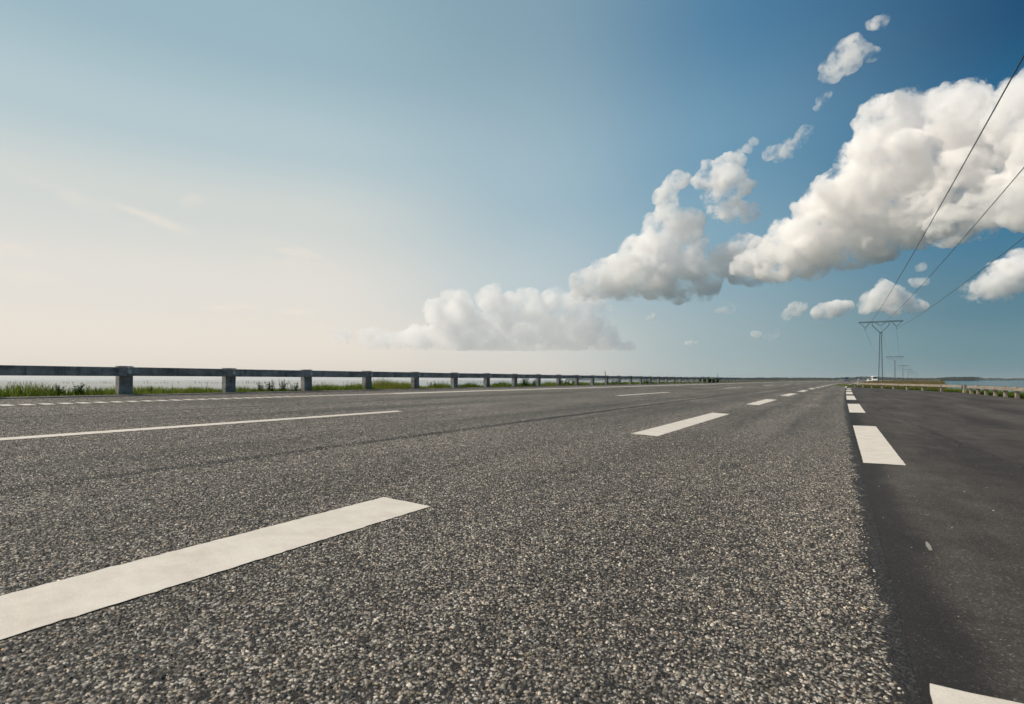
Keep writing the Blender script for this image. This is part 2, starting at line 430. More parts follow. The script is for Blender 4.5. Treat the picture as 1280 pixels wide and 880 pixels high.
# ------------------------------------------------------------------ loose-topped chippings standing proud of the seal near the camera
def chippings(n):
    z = np.sqrt(RNG.uniform(1.15 ** 2, 11.0 ** 2, n)); keep = RNG.uniform(0, 1, n) < np.clip((11.0 - z) / 8.5, 0, 1) ** 1.3; z = z[keep]
    x = RNG.uniform(-1.0, 1.0, len(z)) * z * .98
    t = ST * x + CT * z; d = -CT * x + ST * z
    ok = (d > -6) & (d < 13) & ~((d > 2.385) & (d < 2.835) & (t > -3.8) & (t < 3.085)) & ~((d > 7.38) & (d < 7.62) & (t > -1.1) & (t < 8.62)) & ~((d > 2.385) & (d < 2.835) & (t > 8.6) & (t < 15.3)) & ~((d > -.69) & (d < -.24) & ((t < 2.45) | (t > 7.9)))
    # fewer towards the tarry edge
    wv = np.array([.07 * mnoise.noise(Vector((a_ * 1.7, 0, 0))) + .035 * mnoise.noise(Vector((a_ * 7, 5, 0))) for a_ in t])
    ok &= RNG.uniform(0, 1, len(d)) < np.clip((d + .165 + wv) / .07, np.where(d > -.5, .005, .0022), 1)
    t, d = t[ok], d[ok]; m_ = len(t)
    base = np.array([[1, 0, 0], [.35, .95, .05], [-.8, .6, -.05], [-.85, -.55, .05], [.3, -.95, 0], [.35, .25, .8], [-.4, .1, .9], [.05, -.45, .75]], float)
    fac = np.array([[0, 1, 5], [1, 2, 6], [1, 6, 5], [2, 3, 6], [3, 7, 6], [3, 4, 7], [4, 0, 5], [4, 5, 7], [5, 6, 7]])
    r = np.clip(RNG.lognormal(math.log(.0042), .32, m_), .0025, .0105)
    V = base[None] + RNG.normal(0, .16, (m_, 8, 3)); V[:, :5, 2] = -.35 + RNG.normal(0, .05, (m_, 5))
    V *= r[:, None, None]; V *= RNG.uniform(.75, 1.25, (m_, 1, 3))
    a = RNG.uniform(0, 2 * math.pi, m_); ca, sa = np.cos(a)[:, None], np.sin(a)[:, None]
    X = V[:, :, 0] * ca - V[:, :, 1] * sa; Y = V[:, :, 0] * sa + V[:, :, 1] * ca; Z = V[:, :, 2] * RNG.uniform(.35, .85, (m_, 1))
    px_ = ST * t - CT * d; py_ = CT * t + ST * d
    P = np.stack([X + px_[:, None], Y + py_[:, None], Z + np.where(d > -.2, SLOPE * (d + .46) + .0025, .0130)[:, None]], 2).reshape(-1, 3)
    F = (fac[None] + (np.arange(m_) * 8)[:, None, None]).reshape(-1, 3)
    me = bpy.data.meshes.new('chippings'); me.vertices.add(len(P)); me.vertices.foreach_set('co', P.astype(np.float32).ravel())
    me.loops.add(F.size); me.loops.foreach_set('vertex_index', F.astype(np.int32).ravel())
    me.polygons.add(len(F)); me.polygons.foreach_set('loop_start', (np.arange(len(F)) * 3).astype(np.int32)); me.update(calc_edges=True)
    tone = RNG.uniform(0, 1, m_); tone = np.repeat(tone, 8)
    at = me.attributes.new('tone', 'FLOAT', 'POINT'); at.data.foreach_set('value', tone.astype(np.float32))
    m, nt, out = mat('stone_chip'); A = N(nt, 'ShaderNodeAttribute', attribute_name='tone', attribute_type='GEOMETRY').outputs['Fac']
    col = ramp(nt, A, [(0, (.026, .024, .023)), (.26, (.055, .049, .044)), (.46, (.115, .101, .087)), (.64, (.22, .192, .160)), (.84, (.40, .35, .29)), (.97, (.70, .62, .52)), (1, (.46, .33, .19))])
    g = N(nt, 'ShaderNodeNewGeometry').outputs['Position']
    col = mix(nt, 1.0, col, ramp(nt, noise_(nt, g, 420, 2, .6), [(.3, .75), (.7, 1.25)]), 'MULTIPLY')
    bsdf(nt, out, col, .7, .35); me.materials.append(m)
    return link('chippings', me)
tag(chippings(560000), 'pale and dark stone chippings bedded in the road surface near the camera', 'gravel', kind='stuff')

# ------------------------------------------------------------------ road markings (parts of the road)
def strip(b, t0, t1, d0, d1, dz, flat=None, step=3.0, rag=0.0):
    n = max(1, int(math.ceil((t1 - t0) / step)))
    vs = []; 
    for i in range(n + 1):
        t = t0 + (t1 - t0) * i / n
        for d in (d0, d1):
            vs.append(rp(t + (random.uniform(-rag, rag) if i in (0, n) else 0), d + random.uniform(-rag, rag) * .5, (flat if flat is not None else rz(d)) + dz))
    b.add(vs, [(2 * i, 2 * i + 1, 2 * i + 3, 2 * i + 2) for i in range(n)])
def rough_strip(b, t0, t1, d0, d1, dz, flat=None, step=.035, rag=.004):
    n = max(2, int((t1 - t0) / step)); vs = []
    for i in range(n + 1):
        t = t0 + (t1 - t0) * i / n
        for j in range(5):
            d = d0 + (d1 - d0) * j / 4
            tt = t + (random.uniform(-.006, .006) if i in (0, n) else 0); dd = d + (random.gauss(0, .0028) if j in (0, 4) else 0)
            vs.append(rp(tt, dd, (flat if flat is not None else rz(dd)) + dz + random.uniform(-.0006, .0006)))
    b.add(vs, [(5 * i + j, 5 * i + j + 1, 5 * i + j + 6, 5 * i + j + 5) for i in range(n) for j in range(4)])
def mark(name, t0, t1, d0, d1, flat=None, rag=.004):
    b = MB(); strip_ = strip if t0 > 16 else rough_strip
    strip_(b, t0, t1, d0, d1, .0055 if flat is None else .0045, flat, rag=rag)
    return b.build(name, M['paint'], road)
for t0, t1 in [(-3.7, 3.07), (8.63, 15.2), (21, 27.2), (33.4, 39.8), (46.1, 52.4), (59, 65.6), (71.8, 78.2), (84.4, 90.8), (97, 103.4), (109.6, 116), (122.2, 128.6), (135, 141.4), (148, 154.4)]:
    mark('lane_dash', t0, t1, 2.40, 2.82)
for t0, t1 in [(-1.0, 8.6), (21.3, 28.9), (44.2, 52.6), (67.2, 75.5), (90, 98.5), (113, 121), (136, 144)]:
    mark('lane_dash', t0, t1, 7.40, 7.60)
for t0, t1 in [(-4.5, 2.27), (7.95, 14.35), (20.1, 27.4), (33.0, 41.6), (45.8, 54.6), (58.6, 65.5), (71.2, 78)]:
    mark('edge_dash', t0, t1, -.67, -.252, .0120)
mark('edge_line', 84, 330, -.16, .04)
b = MB(); b.add([(0, 0, 0), (.016, .01, 0), (.020, .13, 0), (.012, .22, 0), (.002, .20, 0), (-.006, .10, 0)], [(0, 1, 2, 3, 4, 5)])
fr = b.build('paint_remnant', M['worn_paint'], road, rp(4.05, -.455, .0155), -TH)
p = .272
for k in range(40):
    t0 = 2.2 + k * p
    mark('rumble_bar', t0, t0 + .165, 11.56, 11.84)
mark('edge_line', 2.2 + 40 * p, 400, 11.54, 11.86)

# ------------------------------------------------------------------ guard rails
BOLT_V = MB().tube([(0, 0, 0), (0, -.012, 0)], .045, 8).tube([(0, -.012, 0), (0, -.04, 0)], .024, 6)
def post_mesh(seed):
    r = random.Random(seed)
    b = MB(); b.box((0, 0, -.18 + .405), (.29, .19, .81), .012)
    bm_v = b.v
    return b
def make_post(parent, loc, rot, face_sign, m, jit, bolt=True):
    # local frame: x along the rail, -y*face_sign towards the traffic
    b = MB(); w, dp = .285, .17
    b.box((0, 0, .21), (w, dp, .80), .014)
    b.box((0, 0, .622), (w + .015, dp + .015, .018), .006)
    o = b.build('post', m, parent, loc, rot); o.rotation_euler[1] = jit[0]; o.rotation_euler[0] = jit[1]
    if bolt:
        k = MB().tube([(0, -face_sign * .205, .50), (0, -face_sign * .222, .50)], .046, 8).tube([(0, -face_sign * .222, .50), (0, -face_sign * .245, .50)], .026, 6)
        k.build('bolt', M['bolt'], o)
    return o
def make_beam(parent, p, q, face_sign, m, drop=0.0):
    v = q - p; L = math.hypot(v.x, v.y); rot = math.atan2(v.y, v.x); mid = (p + q) / 2
    b = MB(); b.box((0, -face_sign * .145, .505 - drop), (L - .012, .115, .195), .010)
    o = b.build('beam', m, parent, mid, rot); o.rotation_euler[1] = -math.atan2(v.z, L)
    return o
def rail_run(root, pts, face_sign, m, skip_bolts_after=60):
    base = Vector(root.location); inv_ = Matrix.Rotation(-root.rotation_euler[2], 4, 'Z')
    P = [p - base for p in pts]
    rnd = random.Random(len(pts))
    for i, p in enumerate(P):
        a = P[max(0, i - 1)]; c = P[min(len(P) - 1, i + 1)]
        rot = math.atan2(c.y - a.y, c.x - a.x)
        make_post(root, p, rot, face_sign, m, (rnd.uniform(-.012, .012), rnd.uniform(-.015, .015)), i < skip_bolts_after)
    for i in range(len(P) - 1):
        j0 = Vector((0, 0, rnd.uniform(-.008, .008)))
        make_beam(root, P[i] + j0, P[i + 1] + Vector((0, 0, rnd.uniform(-.008, .008))), face_sign, m)

SP = 2.5
D_RAIL = 13.80
def left_t(n): return T0 + SP * n
# post 0 stands at image x=158
z0 = F_PX * 13.7 / (CT * (1048 - 158)); T0 = (z0 - 13.7 * ST) / CT
NEAR = list(range(-4, 26)); FAR = list(range(26, 124))
def lp(n): return rp(left_t(n), D_RAIL, rz(13.6))
g = thing('guard_rail', 'long grey concrete guard rail along the far left road edge, nearest run', 'guard rail', lp(0))
rail_run(g, [lp(n) for n in NEAR], 1, M['concrete'], 40)
g2 = thing('guard_rail', 'distant grey concrete guard rail run beyond the gap with the bush', 'guard rail', lp(26) )
rail_run(g2, [lp(n) for n in FAR[:99]], 1, M['concrete'], 0)
# right rail beside the lay-by (face towards the lay-by)
def plan_run(a, bq, n0, n1, step):
    d = Vector((bq[0] - a[0], bq[1] - a[1])); d.normalize()
    return [Vector((a[0] + d.x * step * k, a[1] + d.y * step * k, .003)) for k in range(n0, n1)]
A0, A1, A2 = (35.0, 44.0), (49.0, 81.3), (56.5, 101.5)
r1 = [Vector((35.0 - .498 * L, 44.0 - .867 * L, .003)) for L in (2.5 * k for k in range(1, 13))]
r2 = plan_run(A0, A1, 0, 9, 4.94)
gr = thing('guard_rail', 'sunlit tan concrete guard rail with wide spaced posts behind the lay-by', 'guard rail', r2[0])
rail_run(gr, r2, -1, M['concrete_sun_tint'], 20)
gr2 = thing('guard_rail', 'tan concrete guard rail with close posts at the right edge of the lay-by', 'guard rail', r1[0])
rail_run(gr2, r1[::-1], -1, M['concrete_sun_tint'], 20)

# ------------------------------------------------------------------ power line
LDIR = math.atan2(.50, .866)      # heading of the line, east of north
def pylon_mesh():
    parts = {}
    leg = MB()
    bs, tsz, ht = .50, .20, 14.4
    cor = [(-1, -1), (1, -1), (1, 1), (-1, 1)]
    for sx, sy in cor: leg.tube([(sx * bs, sy * bs, -.3), (sx * tsz, sy * tsz, ht)], .062, 5)
    br = MB(); nseg = 16
    for i in range(nseg):
        z0, z1 = ht * i / nseg, ht * (i + 1) / nseg
        w0, w1 = bs + (tsz - bs) * i / nseg, bs + (tsz - bs) * (i + 1) / nseg
        for k in range(4):
            a, c = cor[k], cor[(k + 1) % 4]
            if i % 2: a, c = c, a
            br.tube([(a[0] * w0, a[1] * w0, z0), (c[0] * w1, c[1] * w1, z1)], .016, 4)
    fork = MB()
    for s in (-1, 1):
        fork.tube([(s * .12, 0, ht - .1), (s * 2.0, 0, 16.5), (s * 2.0, 0, 17.3)], .085, 6)
    fork.box((0, 0, ht), (.62, .5, .22), .02)
    arm = MB(); arm.tube([(-5.3, 0, 17.35), (5.3, 0, 17.35)], .085, 6)
    arm.tube([(-5.3, 0, 17.62), (5.3, 0, 17.62)], .05, 6)
    for i in range(22):
        x0 = -5.3 + 10.6 * i / 22; x1 = -5.3 + 10.6 * (i + 1) / 22
        arm.tube([(x0, 0, 17.35 if i % 2 else 17.62), (x1, 0, 17.62 if i % 2 else 17.35)], .028, 4)
    strings = []
    for cx, wd, dz in ((-3.75, 1.25, 1.35), (0, 1.35, 1.0), (3.75, 1.25, 1.35)):
        s = MB()
        for sg in (-1, 1):
            a = Vector((cx + sg * wd, 0, 17.3)); c = Vector((cx, 0, 17.3 - dz))
            s.tube([a, c], .055, 5)
            for i in range(9):
                q = a.lerp(c, .25 + .6 * i / 8); dd = (c - a).normalized()
                s.tube([q - dd * .02, q + dd * .03], [.10, .07], 6)
        if cx:
            s.tube([(cx, 0, 17.3 - dz), (cx, 0, 17.3 - dz - .45)], .04, 5); s.box((cx, 0, 17.3 - dz - .50), (.5, .12, .08), .02)
        strings.append(s)
    return leg, br, fork, arm, strings
PYL = [(103.7, 160.0, 1.0)]
ang = [R(34.6), R(35.4), R(35.8), R(36.0), R(36.4), R(36.6)]
x, y = 103.7, 160.0
for k in range(6):
    x += 297 * math.sin(ang[k]) * (1 if k else .98); y += 297 * math.cos(ang[k]) * (.98 if not k else 1); PYL.append((x, y, 1.0))
PL = ['nearest steel lattice pylon with forked top and three insulator strings', 'second steel pylon, half as tall in view, right of the nearest one',
      'third faint steel pylon farther along the power line', 'fourth hazy steel pylon beyond the third', 'fifth tiny hazy pylon of the power line', 'sixth tiny hazy pylon of the power line', 'last and smallest hazy pylon near the tree line']
leg, br, fork, arm, strings = pylon_mesh()
proto = None; pyl_objs = []
def copy_tree(o, parent=None):
    c = o.copy(); C.objects.link(c); c.parent = parent
    for ch in o.children: copy_tree(ch, c)
    return c
for i, (x, y, s) in enumerate(PYL):
    if proto is None:
        proto = o = thing('power_pylon', PL[0], 'pylon', (x, y, -.05), -LDIR, 'pylons of the power line')
        leg.build('mast_leg', M['steel'], o); br.build('mast_bracing', M['steel'], o); fork.build('fork', M['steel'], o); arm.build('crossarm', M['steel'], o)
        for s_ in strings: s_.build('insulator_string', M['glass_string'], o)
    else:
        o = copy_tree(proto); o.location = (x, y, -.05); o['label'] = PL[i]
    pyl_objs.append(o)
prev = (103.7 - 250 * math.sin(LDIR), 160.0 - 250 * math.cos(LDIR))
def att(px, py, rot, k):
    off = (-3.75, 0, 3.75)[k]; zz = (15.4, 16.3, 15.4)[k]
    return Vector((px + off * math.cos(rot), py + off * math.sin(rot), zz - .05))
WL = ['left', 'middle', 'right']
spans = [(prev, PYL[0][:2], 2.2, .030)] + [(PYL[i][:2], PYL[i + 1][:2], 5.2, .022) for i in range(3)]
SL = ['rising over the lay-by from the nearest pylon', 'sagging between the nearest and the second pylon', 'sagging between the second and the third pylon', 'sagging between the third and the fourth pylon']
for i, (a, c, sag, r) in enumerate(spans):
    for k in range(3):
        p, q = att(*a, -LDIR, k), att(*c, -LDIR, k)
        pts = [p.lerp(q, u / 40) - Vector((0, 0, 4 * sag * (u / 40) * (1 - u / 40))) for u in range(41)]
        b = MB().tube([v - pts[0] for v in pts], r, 5)
        tag(b.build('power_wire', M['wire'], None, pts[0]), f'{WL[k]} of the three dark wires {SL[i]}', 'wire', 'wires of the power line')

# ------------------------------------------------------------------ vegetation
def blades(name, roots, h, w, lean, m, tone, parent=None, segs=2):
    """one mesh of curved blades; arrays: roots (n,3), heights, widths, lean"""
    n = len(roots); a = RNG.uniform(0, 2 * math.pi, n); la = RNG.uniform(0, 2 * math.pi, n)
    side = np.stack([np.cos(a), np.sin(a), np.zeros(n)], 1) * (w[:, None] / 2)
    ld = np.stack([np.cos(la), np.sin(la), np.zeros(n)], 1)
    up = np.array([0, 0, 1.0])
    mid = roots + up * (h * .55)[:, None] + ld * (lean * h * .25)[:, None]
    tip = roots + up * (h * (1 - .25 * lean))[:, None] + ld * (lean * h)[:, None]
    V = np.stack([roots - side, roots + side, mid + side * .75, mid - side * .75, tip], 1).reshape(-1, 3)
    idx = np.arange(n) * 5
    me = bpy.data.meshes.new(name)
    me.vertices.add(len(V)); me.vertices.foreach_set('co', V.astype(np.float32).ravel())
    q = np.stack([idx, idx + 1, idx + 2, idx + 3], 1); tr = np.stack([idx + 3, idx + 2, idx + 4], 1)
    loops = np.concatenate([q.ravel(), tr.ravel()]).astype(np.int32)
    me.loops.add(len(loops)); me.loops.foreach_set('vertex_index', loops)
    st = np.concatenate([np.arange(n) * 4, n * 4 + np.arange(n) * 3]).astype(np.int32)
    me.polygons.add(2 * n); me.polygons.foreach_set('loop_start', st)
    me.update(calc_edges=True)
    at = me.attributes.new('tone', 'FLOAT', 'POINT'); at.data.foreach_set('value', np.repeat(tone, 5).astype(np.float32))
    me.materials.append(m); me.validate()
    return link(name, me, parent)
def verge_points(n, t0, t1, d0, d1, power=1.0, zf=None):
    u = RNG.uniform(0, 1, n) ** power; t = t0 + (t1 - t0) * u; d = RNG.uniform(d0, d1, n)
    return t, d
# left verge: clumpy grass
def left_grass():
    rs = []; hs = []; ws = []; ln = []; tn = []
    for (n, t0, t1, wscale) in ((34000, -2, 22, 1.0), (26000, 22, 60, 1.6), (22000, 60, 150, 3.0), (14000, 150, 330, 6.0)):
        t, d = verge_points(n, t0, t1, 13.66, 15.3)
        for i in range(n):
            cl = mnoise.noise(Vector((t[i] * .9, d[i] * 1.3, 2.0))); cl2 = mnoise.noise(Vector((t[i] * .22, d[i] * .3, 7.0)))
            dens = .55 + .9 * cl + .5 * cl2
            if RNG.uniform() > dens + .12: continue
            v = rp(t[i], d[i], rz(13.5) - .03 - .05 * max(0, d[i] - 14.4)); rs.append(v[:])
            near = min(1, (d[i] - 13.6) / .35)
            hs.append((.06 + .22 * max(0, .42 + cl) + .12 * max(0, cl2)) * RNG.uniform(.6, 1.35) * (.5 + .5 * near)); ws.append(RNG.uniform(.008, .017) * wscale); ln.append(RNG.uniform(.05, .6))
            tn.append(min(1, max(0, .42 + .45 * cl2 + RNG.normal(0, .2) + (.35 if RNG.uniform() < .06 else 0))))
    return np.array(rs), np.array(hs), np.array(ws), np.array(ln), np.array(tn)
g_ = left_grass()
tag(blades('verge_grass', g_[0], g_[1], g_[2], g_[3], M['grass'], g_[4]), 'bright green grass strip under the left guard rail', 'grass', kind='stuff')
# sparse tall stalks
n = 160; t, d = verge_points(n, 0, 90, 13.75, 15.2)
rt = np.array([rp(t[i], d[i], rz(13.5) - .05)[:] for i in range(n)])
tag(blades('tall_grass', rt, RNG.uniform(.28, .46, n), RNG.uniform(.006, .01, n) * (1 + t / 40), RNG.uniform(.02, .3, n), M['grass'], RNG.uniform(.1, .9, n)), 'thin tall grass stalks rising above the left verge', 'grass', kind='stuff')

def leafy_plant(label, loc, h, stems, spread, group, m=None, leaf=.05, name='weed_plant', cat='plant', per=16):
    root = thing(name, label, cat, loc, 0, group)
    st = MB(); V = []; Fc = []; T = []
    for s in range(stems):
        a = random.uniform(0, 6.28); l = random.uniform(.15, 1) * spread; hh = h * random.uniform(.55, 1.0)
        base = Vector((math.cos(a) * l * .45, math.sin(a) * l * .45, -.04)); tip = Vector((math.cos(a) * l, math.sin(a) * l, hh))
        pts = [base.lerp(tip, u / 4) + Vector((random.uniform(-.01, .01), random.uniform(-.01, .01), 0)) for u in range(5)]
        st.tube(pts, [.007, .006, .005, .004, .002], 4)
        for k in range(per):
            u = .12 + .88 * (k + random.random()) / per; c = base.lerp(tip, u)
            q = random.uniform(0, 6.28); tilt = random.uniform(-.2, .8)
            dr = Vector((math.cos(q) * math.cos(tilt), math.sin(q) * math.cos(tilt), math.sin(tilt))); sd = dr.cross(Vector((0, 0, 1))).normalized()
            nrm = sd.cross(dr)
            Ls = leaf * random.uniform(.6, 1.3) * (1.15 - .4 * u); W = Ls * .30
            i0 = len(V)
            V += [c, c + dr * Ls * .5 + sd * W + nrm * .01, c + dr * Ls - nrm * Ls * .12, c + dr * Ls * .5 - sd * W + nrm * .01]
            Fc.append((i0, i0 + 1, i0 + 2, i0 + 3)); T += [min(1, max(0, .2 + .5 * u + random.gauss(0, .2)))] * 4
    st.build('stem', M['weed'], root)
    me = bpy.data.meshes.new('foliage'); me.from_pydata([tuple(v) for v in V], [], Fc); me.materials.append(m or M['weed'])
    at = me.attributes.new('tone', 'FLOAT', 'POINT'); at.data.foreach_set('value', T)
    link('foliage', me, root); return root
def at_x(px, d, z=None):          # point on the left verge at this bearing and road offset
    k = (1048 - px); zz = F_PX * d / (CT * k); t = (zz - d * ST) / CT
    for _ in range(3):
        dd = d - bend(t); zz = F_PX * dd / (CT * k); t = (zz - dd * ST) / CT
    return rp(t, d, rz(13.5) - .04 if z is None else z)
GW = 'weeds in the left verge grass'
for px, dd, h, ns, sp, lf, lab in [
    (73, 14.1, .30, 9, .14, .065, 'leafy green weed with broad leaves left of the nearest rail post'),
    (98, 14.0, .31, 12, .20, .065, 'wide leafy weed clump between the picture edge and the nearest rail post'),
    (122, 14.1, .20, 7, .12, .05, 'small leafy weed just left of the nearest rail post'),
    (33, 14.3, .20, 6, .12, .05, 'low weed tuft at the far left end of the grass'),
    (188, 14.2, .24, 5, .08, .05, 'thin upright weed right of the nearest rail post'),
    (326, 14.0, .34, 8, .14, .06, 'left plant of the tall weed group by the third rail post'),
    (339, 14.0, .40, 12, .20, .06, 'middle plant of the tall weed group by the third rail post'),
    (354, 14.0, .42, 12, .18, .06, 'tallest plant of the weed group by the third rail post'),
    (368, 14.0, .33, 9, .15, .06, 'right plant of the weed group beside the third rail post'),
    (541, 14.1, .34, 10, .22, .07, 'rounded green weed between the fifth and sixth rail posts'),
    (655, 14.0, .62, 16, .30, .09, 'tall bushy weed reaching up to the distant rail beam'),
    (667, 14.1, .40, 14, .32, .09, 'low bushy weed right of the tall rail weed'),
    (705, 14.1, .46, 18, .50, .10, 'broad dark weed mound under the distant rail'),
    (716, 14.1, .40, 14, .40, .10, 'smaller weed mound right of the broad one under the rail'),
    (766, 14.1, .42, 14, .45, .11, 'round weed mound under the rail past the thin pole'),
    (808, 14.1, .46, 18, .60, .12, 'dense weed mound under the far rail before the gap'),
]:
    leafy_plant(lab, at_x(px, dd), h, ns, sp, GW, leaf=lf)
for px, h, lab in [(881, .60, 'left green bush filling the gap in the rail'), (885.5, .66, 'middle green bush filling the gap in the rail'), (890, .58, 'right green bush filling the gap in the rail')]:
    leafy_plant(lab, at_x(px, 14.3), h, 46, 1.0, 'bushes in the rail gap', leaf=.24, name='bush', cat='bush', per=22)
# thin poles behind the left rail
for px, h, lab in [(759, 1.15, 'thin leaning pole sticking up behind the rail'), (897, 1.35, 'thin upright pole just past the rail gap')]:
    q = at_x(px, 14.6, .5)
    tag(MB().tube([(0, 0, -.1), (-.10, 0, h * .6), (-.16 if px < 800 else .02, 0, h)], [.035, .03, .02], 6).build('thin_pole', M['wood'], None, q), lab, 'pole')

# right verge behind the lay-by rail: green then dry grass
def right_grass():
    rs = []; hs = []; ws = []; tn = []
    for n, s0, s1 in ((30000, -30.0, 0.0), (26000, 0.0, 62.0)):
        for i in range(n):
            s = RNG.uniform(s0, s1); o = abs(RNG.normal(0, 1.6)) + .22
            if s < 0: bx, by, dx, dy = 35.0, 44.0, .498, .867
            else: bx, by, dx, dy = 35.0, 44.0, .352, .936
            x = bx + dx * s + dy * o; y = by + dy * s - dx * o
            if s >= 62: continue
            cl = mnoise.noise(Vector((x * .35, y * .35, 1.0)))
            if RNG.uniform() > .65 + .7 * cl: continue
            rs.append((x, y, -.09)); hs.append((.20 + .22 * max(0, .4 + cl)) * RNG.uniform(.5, 1.25)); ws.append(RNG.uniform(.02, .05)); tn.append(min(1, max(0, .40 + .35 * cl + .10 * o * .5 + RNG.normal(0, .2))))
    return np.array(rs), np.array(hs), np.array(ws), np.array(tn)
g_ = right_grass()
tag(blades('verge_grass', g_[0], g_[1], g_[2], RNG.uniform(.1, .6, len(g_[0])), M['grass'], g_[3]), 'green grass growing behind the tan lay-by rail', 'grass', kind='stuff')
def dry():
    rs = []; hs = []; ws = []; tn = []
    while len(rs) < 42000:
        y = 50 + 520 * RNG.uniform() ** 1.6; xs = shore_x(y)
        a = -60; lo = 0
        t = (y) / CT * .85
        xr = max(rp(max(t, 0), -3, 0).x, 0)
        x = RNG.uniform(.52 * y, xs - .8)
        tt, dd = inv(x, y)
        if dd + bend(tt) > -2.2: continue
        if tt < 112 and dd > rail_r_d(tt) - 1.2: continue
        cl = mnoise.noise(Vector((x * .06, y * .06, 4.0)))
        if RNG.uniform() > .6 + .8 * cl: continue
        sc_ = 1 + y / 160
        rs.append((x, y, -.15)); hs.append(RNG.uniform(.25, .75) * (1 + .5 * cl)); ws.append(RNG.uniform(.03, .07) * sc_); tn.append(min(1, max(0, .55 + .5 * cl + RNG.normal(0, .2))))
    return np.array(rs), np.array(hs), np.array(ws), np.array(tn)
g_ = dry()
tag(blades('dry_grass', g_[0], g_[1], g_[2], RNG.uniform(.1, .7, len(g_[0])), M['drygrass'], g_[3]), 'dry brown grass covering the field behind the tan rail', 'grass', kind='stuff')

# far mangrove woods: leaf clumps through a ragged belt
def treeline(name, label, pts, h0, h1, depth, n, leaf):
    V = []; Fc = []; T = []
    seg = [Vector((*p, 0)) for p in pts]; ln_ = [(seg[i + 1] - seg[i]).length for i in range(len(seg) - 1)]; tot = sum(ln_)
    for i in range(n):
        u = random.uniform(0, tot); k = 0
        while u > ln_[k]: u -= ln_[k]; k += 1
        dr = (seg[k + 1] - seg[k]).normalized(); p = seg[k] + dr * u + Vector((-dr.y, dr.x, 0)) * random.uniform(-depth, depth)
        hh = h0 + (h1 - h0) * max(0, min(1, .5 + .75 * mnoise.noise(Vector((p.x * .012, p.y * .012, 1))) + .35 * mnoise.noise(Vector((p.x * .06, p.y * .06, 5)))))
        c = p + Vector((0, 0, -1.0 + (hh + 1.0) * random.uniform(0, 1) ** .7)); s = leaf * random.uniform(.5, 1.3)
        a, b_ = Vector((random.gauss(0, 1), random.gauss(0, 1), random.gauss(0, .6))).normalized(), Vector((random.gauss(0, 1), random.gauss(0, 1), random.gauss(0, .6))).normalized()
        i0 = len(V); V += [c - a * s, c + b_ * s * .6, c + a * s, c - b_ * s * .6]; Fc.append((i0, i0 + 1, i0 + 2, i0 + 3)); T += [min(1, max(0, random.gauss(.45, .25)))] * 4
    me = bpy.data.meshes.new(name); me.from_pydata([tuple(v) for v in V], [], Fc); me.materials.append(M['tree'])
    at = me.attributes.new('tone', 'FLOAT', 'POINT'); at.data.foreach_set('value', T)
    tag(link(name, me), label, 'woods', kind='stuff')
treeline('far_woods', 'low dark mangrove woods where the road meets the horizon', [(330, 1350), (700, 1300), (960, 1180), (990, 1300)], 4.5, 8.5, 14, 15000, 1.7)
treeline('far_woods', 'hazy low shore far across the lagoon on the right', [(1480, 1950), (1850, 2050), (2500, 2250)], 3.5, 9.0, 16, 9000, 2.4)
treeline('far_woods', 'thin hazy shore beyond the left guard rail', [(250, 2600), (640, 2400), (1100, 2200)], 3.0, 7.0, 16, 9000, 2.6)

# stakes standing in the lagoon on the left
sm = [MB().tube([(0, 0, -.8), (.03 * k, 0, .3), (.07 * k, .02, .75 + .22 * k)], [.17, .16, .13], 6) for k in (-1, 0, 1, 2)]
smesh = []
for s_ in sm:
    o = s_.build('stake', M['wood'], None, (0, 0, -50)); smesh.append(o.data); bpy.data.objects.remove(o)
xs_ = []
x = -4.0
while x < 640 and len(xs_) < 130:
    cl = mnoise.noise(Vector((x * .03, 0, 0)))
    x += random.uniform(2.2, 5.5) if cl > -.1 else random.uniform(7, 22)
    xs_.append(x)
for x in xs_:
    yy = 372 + 10 * mnoise.noise(Vector((x * .02, 5, 0))) + random.uniform(-3, 3)
    o = link('wooden_stake', random.choice(smesh), None, ((x - 640) / F_PX * yy, yy, WATER_Z), random.uniform(0, 6.28)); o.scale[2] = random.uniform(.7, 1.6)
    tag(o, 'dark wooden stake standing in the pale lagoon beyond the left guard rail', 'stake', 'stakes standing in the lagoon')

# roadside marker at the start of the right rail
mk = thing('marker_post', 'thin white marker post at the far end of the tan rail', 'marker post', (52.6, 86.5, 0))
MB().box((0, 0, .48), (.07, .05, .98), .01).build('post_body', M['white_post'], mk)
MB().box((0, -.03, .86), (.08, .015, .12), .004).build('reflector', M['red'], mk)

